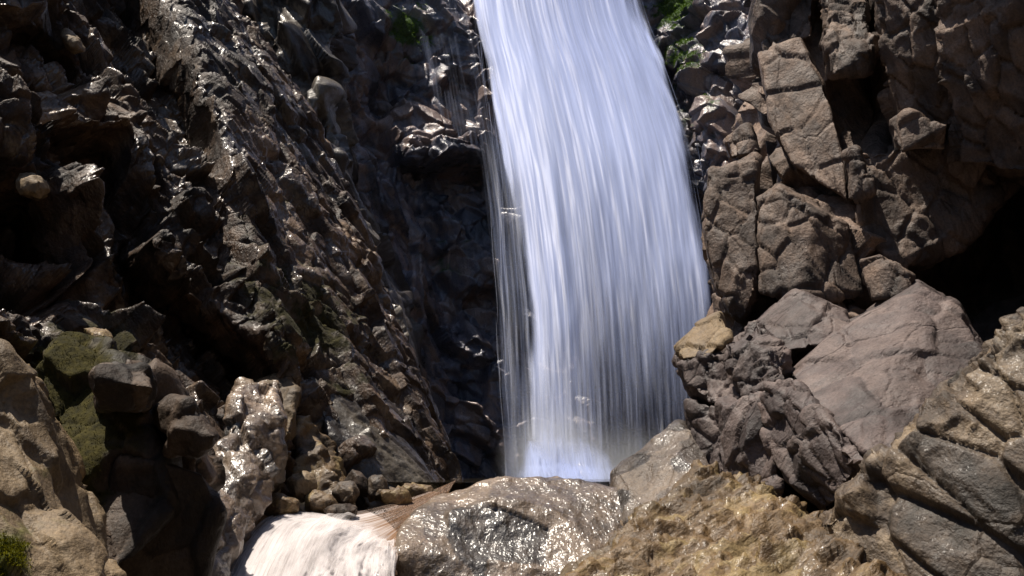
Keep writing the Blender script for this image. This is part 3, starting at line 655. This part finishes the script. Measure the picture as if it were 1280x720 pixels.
def curtain(name, dY, u0, u1, seed, dens_fn, nv=260, nu=150, bow=.10):
    t = np.linspace(0, 1, nv); l = crom(EL, nv); r = crom(ER, nv); yy = crom(FALL_Y[:, None], nv)[:, 0]
    U, T = np.meshgrid(np.linspace(u0, u1, nu), t)
    i = (T * (nv - 1)).astype(int)
    px = l[i, 0] + (r[i, 0] - l[i, 0]) * U; py = l[i, 1] + (r[i, 1] - l[i, 1]) * U
    Y = yy[i] + dY - bow * np.sin(np.pi * np.clip(U, 0, 1))
    q3 = np.stack([U.ravel() * 14, T.ravel() * 3.0, np.full(U.size, seed * 1.7)], -1)
    Y = Y.ravel() - .05 * fbm(q3, seed, 4) - .05 * fbm(q3 * np.array([.35, 1.6, 1]), seed + 9, 3)
    v = P(px.ravel(), py.ravel(), Y)
    uv = np.stack([U.ravel() * 1.75 + seed, T.ravel() * 7.0 + seed * .37], -1)
    return mesh_obj(name, v, grid_quads(nv, nu), M_fall, {'dens': dens_fn(U.ravel(), T.ravel(), px.ravel(), py.ravel())}, uv, parent=fall)
def edge(U, w=.06): return -1.1 * (1 - sstep(U + .05, 0, .8 * w)) - 1.1 * (1 - sstep(1.02 - U, 0, w))
def dens_main(U, T, px, py):
    rag = .05 + .07 * (fbm(np.stack([U * 0 + 3, T * 9, U * 20], -1), 88, 4) + .4)
    d = .39 - .36 * sstep(py, 160, 540) + edge(U, .05 + 1.3 * np.clip(rag, .01, .2))
    d += .30 * np.exp(-((U - .12 - .0002 * py) / .10) ** 2) * (1 - sstep(py, 250, 600))
    d += .16 * np.exp(-((U - .55) / .2) ** 2) * np.exp(-((py - 190) / 110) ** 2)
    d -= .20 * sstep(py, 330, 560) * sstep(U, .2, .5)
    d += .16 * np.exp(-((U - .9) / .1) ** 2) * np.exp(-((py - 330) / 90) ** 2)
    return d
curtain('water_curtain', 0, -.06, 1.03, 1, dens_main)
for k, (dy, off) in enumerate([(-.10, -.04), (-.20, -.10), (.10, -.05), (-.30, -.17)]):
    curtain('water_curtain', dy, -.06, 1.03, 2 + k, lambda U, T, px, py: dens_main(U, T, px, py) + off + .10 * fbm(np.stack([U * 3, T * 3, 0 * U + 4 * k], -1), 66 + k, 3))
curtain('water_veil', -.05, -.24, .14, 8, lambda U, T, px, py: -.14 - .3 * sstep(U, .02, .14) + .10 * sstep(py, 120, 260) - .9 * (1 - sstep(U, -.24, -.08)) - .35 * (1 - sstep(py, 60, 200)), nu=60)
curtain('side_trickle', .42, -.50, -.05, 6, lambda U, T, px, py: -.20 + .12 * fbm(np.stack([U * 9, T * 9, 0 * U], -1), 61, 3) - .9 * (1 - sstep(U, -.5, -.3)) - .5 * sstep(py, 150, 330), nu=70)
# thin falling strands in front of the wet wall left of the fall
def strand_mesh(name, lines, rad, seed, dens=.1, parent=None):
    rng = np.random.default_rng(seed); V, F, D, UVs = [], [], [], []; base = 0
    for pts in lines:
        pts = np.array(pts); n = len(pts); r = rad * rng.uniform(.5, 1.3)
        for k in range(3):
            a = 2.09 * k + .5
            prof = r * np.sqrt(np.clip(np.sin(np.linspace(.03, np.pi - .03, n)), .02, 1))
            V.append(pts + np.stack([np.cos(a) * prof, np.sin(a) * prof, 0 * prof], -1))
            D.append(np.full(n, dens)); UVs.append(np.stack([np.full(n, rng.uniform(0, 5)), np.linspace(0, 4, n)], -1))
        for k in range(3):
            a0, b0 = base + k * n, base + ((k + 1) % 3) * n; i = np.arange(n - 1)
            F.append(np.stack([a0 + i, b0 + i, b0 + i + 1, a0 + i + 1], -1))
        base += 3 * n
    return mesh_obj(name, np.concatenate(V), np.concatenate(F), M_foam if parent else M_fall, {'dens': np.concatenate(D), 'foam': np.concatenate(D) * 0 + 1.2}, np.concatenate(UVs), parent=parent or fall)
rng = np.random.default_rng(4)
def trickle(x0, x1, y0, y1, n, Y0, Y1, drift, seed):
    rg = np.random.default_rng(seed); L_ = []
    for _ in range(n):
        x = rg.uniform(x0, x1); a = rg.uniform(y0, y0 + (y1 - y0) * .6); b = min(y1, a + rg.uniform(.15, .6) * (y1 - y0)); m_ = 14
        s = np.linspace(0, 1, m_); py = a + (b - a) * s; px = x + drift * (py - y0) + 2.0 * np.sin(s * 5 + x) * s; Y = Y0 + (Y1 - Y0) * (py - y0) / (y1 - y0) + rg.uniform(-.06, .06)
        L_.append(P(px, py, Y))
    return L_
strand_mesh('side_trickle', trickle(606, 626, 150, 600, 16, 9.1, 8.6, .055, 5), .0030, 6, -.05)
strand_mesh('side_trickle', trickle(588, 606, -20, 260, 16, 9.6, 9.1, .12, 7), .0030, 8, -.05)
# loose strands over the whole curtain
LN = []
lE, rE = crom(EL, 200), crom(ER, 200); yE = crom(FALL_Y[:, None], 200)[:, 0]
for _ in range(220):
    u = rng.uniform(0, 1.0) ** 1.1; a = int(rng.uniform(20, 190)); b = min(199, a + int(rng.uniform(10, 45))); i = np.arange(a, b + 1, 3)
    if len(i) < 4: continue
    uu = u + .012 * rng.normal() * np.linspace(0, 1, len(i))
    px = lE[i, 0] + (rE[i, 0] - lE[i, 0]) * uu; py = lE[i, 1] + (rE[i, 1] - lE[i, 1]) * uu
    LN.append(P(px, py, yE[i] - .10 * np.sin(np.pi * min(max(u, 0), 1)) - rng.uniform(-.05, .22)))
strand_mesh('falling_strands', LN, .0026, 10, -.02)
# splash fans at the foot: arched sheets of spray thrown forward
def splash(x, y, w, h, Y, seed, reach):
    nu, nv = 70, 60
    U, T = np.meshgrid(np.linspace(-1, 1, nu), np.linspace(0, 1, nv)); U, T = U.ravel(), T.ravel()
    py = y - h * .28 * np.sin(np.pi * np.clip(T * 1.6, 0, 1)) * (1 - .6 * U ** 2) + h * T ** 1.7
    px = x + U * w * (.25 + .75 * T ** .7) + 14 * T
    q3 = np.stack([U * 5, T * 2, 0 * U + seed], -1)
    v = P(px, py, Y - reach * T * (1 - .5 * U ** 2) - .08 * fbm(q3, seed, 4))
    return mesh_obj('splash', v, grid_quads(nv, nu), M_fall, {'dens': .27 - .8 * sstep(np.abs(U), 0, .9) - .7 * (1 - sstep(T, 0, .75)) + .22 * fbm(np.stack([U * 2, T * 2, 0 * U + 3 * seed], -1), seed, 4)}, np.stack([U * .35 + seed, T * 1.2], -1), parent=fall)
for k, (sx, sy, sw, sh) in enumerate([(668, 548, 70, 66), (680, 540, 80, 76), (694, 552, 70, 60), (712, 556, 80, 58), (735, 562, 80, 52), (660, 560, 60, 50)]):
    splash(sx, sy, sw, sh, 8.3 - .04 * k, 20 + k, .5)

# drifting mist over the plunge
def mist(px, py, Y, r, dens):
    bm = bmesh.new(); bmesh.ops.create_icosphere(bm, subdivisions=4, radius=1.0)
    v = np.array([x.co[:] for x in bm.verts]); f = np.array([[a.index for a in q.verts] for q in bm.faces]); bm.free()
    v = v * (1 + .18 * fbm(v * 1.6 + px, 311, 3))[:, None] * np.array(r) + P(px, py, Y)
    m, t, N = nodes('spray mist'); pv = N('ShaderNodeVolumePrincipled', Anisotropy=.2)
    tc = N('ShaderNodeTexCoord'); sb = N('ShaderNodeVectorMath', operation='SUBTRACT'); sb.inputs[1].default_value = (.5, .5, .5); t.links.new(tc.outputs['Generated'], sb.inputs[0])
    ln = N('ShaderNodeVectorMath', operation='LENGTH'); t.links.new(sb.outputs[0], ln.inputs[0])
    mr = N('ShaderNodeMapRange', interpolation_type='SMOOTHSTEP'); mr.inputs[1].default_value = .46; mr.inputs[2].default_value = .02; mr.inputs[4].default_value = dens; t.links.new(ln.outputs['Value'], mr.inputs[0]); t.links.new(mr.outputs[0], pv.inputs['Density']); pv.inputs['Color'].default_value = (.92, .95, 1, 1)
    o = N('ShaderNodeOutputMaterial'); t.links.new(pv.outputs[0], o.inputs['Volume'])
    return mesh_obj('mist', v, f, m, parent=fall)
mist(690, 580, 8.1, (.55, .4, .60), 2.2); mist(780, 600, 8.1, (.9, .45, .55), 1.3)

# foaming stream pouring to the left of the glistening boulder
A = [(570, 600, 5.7), (520, 620, 5.35), (440, 640, 5.0), (345, 642, 4.75), (300, 685, 4.4), (262, 770, 4.0), (240, 860, 3.7)]
Bm = [(566, 606, 5.6), (520, 633, 5.2), (470, 655, 4.85), (400, 672, 4.5), (365, 715, 4.15), (340, 790, 3.85), (330, 880, 3.6)]
Cm = [(562, 613, 5.5), (520, 646, 5.05), (488, 668, 4.75), (455, 695, 4.4), (435, 735, 4.1), (420, 800, 3.85), (415, 890, 3.6)]
Dd = [(558, 622, 5.4), (522, 655, 4.95), (502, 682, 4.65), (494, 715, 4.35), (494, 750, 4.1), (496, 810, 3.9), (500, 900, 3.7)]
C = np.array([A, Bm, Cm, Dd]); nu, nv = 150, 320
G = crom(np.swapaxes(crom(C, nu), 0, 1), nv).swapaxes(0, 1).reshape(-1, 3)
U, T = np.meshgrid(np.linspace(0, 1, nv), np.linspace(0, 1, nu)); U, T = U.ravel(), T.ravel()     # U along flow, T across
q3 = np.stack([T * 12, U * 3.5, 0 * U], -1)
Yf = G[:, 2] - .05 * sstep(U, .25, .6) * fbm(q3, 91, 4) - .12 * np.sin(np.pi * T) * sstep(U, .2, .5) - .06 * sstep(U, .2, .5) * fbm(np.stack([T * 7, U * 6, 0 * U + 3], -1), 95, 5, .62)
v = P(G[:, 0], G[:, 1], Yf)
foam = sstep(U + .08 * fbm(q3 * np.array([.6, 2, 1]), 96, 5, .6), .22, .52) * 1.0 + .25 * fbm(np.stack([T * 5, U * 5, 0 * U], -1), 98, 5, .6) + .1 - .55 * np.exp(-((T - .85) / .22) ** 2) * (1 - sstep(U, .5, .75))
foam_uv = np.stack([T * 1.6, U * 2.4], -1)
ob = mesh_obj('stream_water', v, grid_quads(nu, nv), M_foam, {'dens': .52 + 0 * U - .45 * (1 - sstep(T + .10 * fbm(q3 * np.array([0, 3, 1]), 97, 4), 0, .16)) - .2 * np.exp(-((U - .36) / .1) ** 2) * (1 - sstep(T, .1, .6)), 'foam': foam},
              foam_uv)
tag(ob, kind='structure')
V3 = v.reshape(nu, nv, 3); rg = np.random.default_rng(55); LN = []
for _ in range(160):        # threads of thrown water following the flow
    j0 = int(rg.uniform(.25, .95) * (nu - 1)); a = int(rg.uniform(.42, .85) * nv); b = min(nv - 1, a + int(rg.uniform(12, 50))); i_ = np.arange(a, b, 3)
    if len(i_) < 4: continue
    jj = np.clip(j0 + np.round(rg.normal(0, 3) * np.linspace(0, 1, len(i_))).astype(int), 0, nu - 1)
    h_ = np.sin(np.linspace(0, np.pi, len(i_))) * rg.uniform(.003, .02) + rg.uniform(-.004, .012)
    LN.append(V3[jj, i_] + np.stack([0 * h_, -.5 * h_, h_], -1))
strand_mesh('spray_threads', LN, .0026, 56, -.02, ob)['kind'] = 'stuff'
for k in range(1, 6):       # froth: loose veils of spray lifting off the stream
    up_ = .028 * k * sstep(U, .3, .5) * sstep(T, 0, .5) * (.7 + .6 * fbm(np.stack([T * 5, U * 5, 0 * U + k], -1), 120 + k, 4))
    vk = v + np.stack([0 * U, -.4 * up_, up_], -1)
    ds = .10 - .035 * k - .6 * (1 - sstep(U, .30, .52)) + .45 * fbm(np.stack([T * 5, U * 7, 0 * U + 9 * k], -1), 130 + k, 5, .6) - .3 * (1 - sstep(T, 0, .08))
    tag(mesh_obj('froth', vk, grid_quads(nu, nv), M_foam, {'dens': ds, 'foam': 0 * U + 1.2}, foam_uv + .31 * k, parent=ob), kind='stuff')

# ------------------------------------------------------------------ moss cushions growing on the rocks
def moss_mat(name, c1, c2):
    m, t, N = nodes(name); L = t.links.new
    tc = N('ShaderNodeTexCoord'); nz = N('ShaderNodeTexNoise', Scale=14.0, Detail=4.0); L(tc.outputs['Object'], nz.inputs[0])
    r = ramp(N('ShaderNodeValToRGB'), [(.35, c1), (.65, c2)]); L(nz.outputs[0], r.inputs[0])
    df = N('ShaderNodeBsdfDiffuse'); tr = N('ShaderNodeBsdfTranslucent'); mx = N('ShaderNodeMixShader'); mx.inputs[0].default_value = .3
    L(r.outputs[0], df.inputs[0]); L(r.outputs[0], tr.inputs[0]); L(df.outputs[0], mx.inputs[1]); L(tr.outputs[0], mx.inputs[2])
    o = N('ShaderNodeOutputMaterial'); L(mx.outputs[0], o.inputs[0]); return m
def tufts(host, n, size, mat, seed, thr=.5, box=None):
    me = host.data; N_ = len(me.vertices)
    v = np.empty(N_ * 3, np.float32); me.vertices.foreach_get('co', v); v = v.reshape(-1, 3).astype(float)
    nn = np.empty(N_ * 3, np.float32); me.vertices.foreach_get('normal', nn); nn = nn.reshape(-1, 3).astype(float)
    ms = np.empty(N_, np.float32); me.attributes['moss'].data.foreach_get('value', ms)
    w = v + np.array(host.location); px, py = pix(w)
    ok = (ms > thr) & ((nn * (CAM - w)).sum(1) > -.1)
    if box: ok &= (px > box[0]) & (px < box[2]) & (py > box[1]) & (py < box[3])
    idx = np.nonzero(ok)[0]
    if len(idx) == 0: print('no moss on', host.name); return
    rg = np.random.default_rng(seed); idx = rg.choice(idx, n)
    b = v[idx] + rg.normal(0, .006, (n, 3)); d = nn[idx] + rg.normal(0, .55, (n, 3)) + np.array([0, 0, .3]); d /= np.linalg.norm(d, axis=1, keepdims=True)
    s_ = np.cross(d, rg.normal(0, 1, (n, 3))); s_ /= np.linalg.norm(s_, axis=1, keepdims=True)
    l = size * rg.uniform(.5, 1.4, (n, 1)); wd = l * .22
    c = b - d * l * .2
    V = np.stack([c - s_ * wd, c + s_ * wd, c + d * l + s_ * wd * .3, c + d * l - s_ * wd * .3], 1).reshape(-1, 3) + np.array(host.location)
    o = mesh_obj('moss_patch', V, np.arange(4 * n).reshape(-1, 4), mat, smooth=False, parent=host); o['kind'] = 'stuff'; return o
MM1 = moss_mat('bright moss', (.06, .062, .004), (.18, .17, .012)); MM2 = moss_mat('olive moss', (.012, .011, .002), (.045, .038, .006)); MM3 = moss_mat('green wall moss', (.035, .07, .008), (.14, .24, .02))
tufts(corner_boulder, 3500, .006, MM1, 1, .7); tufts(mossy_ledge, 7000, .006, MM2, 2, .7); tufts(back_wall, 6000, .016, MM3, 3, .45, (780, -80, 900, 120)); tufts(back_wall, 1500, .014, MM3, 5, .5, (470, -40, 570, 110))
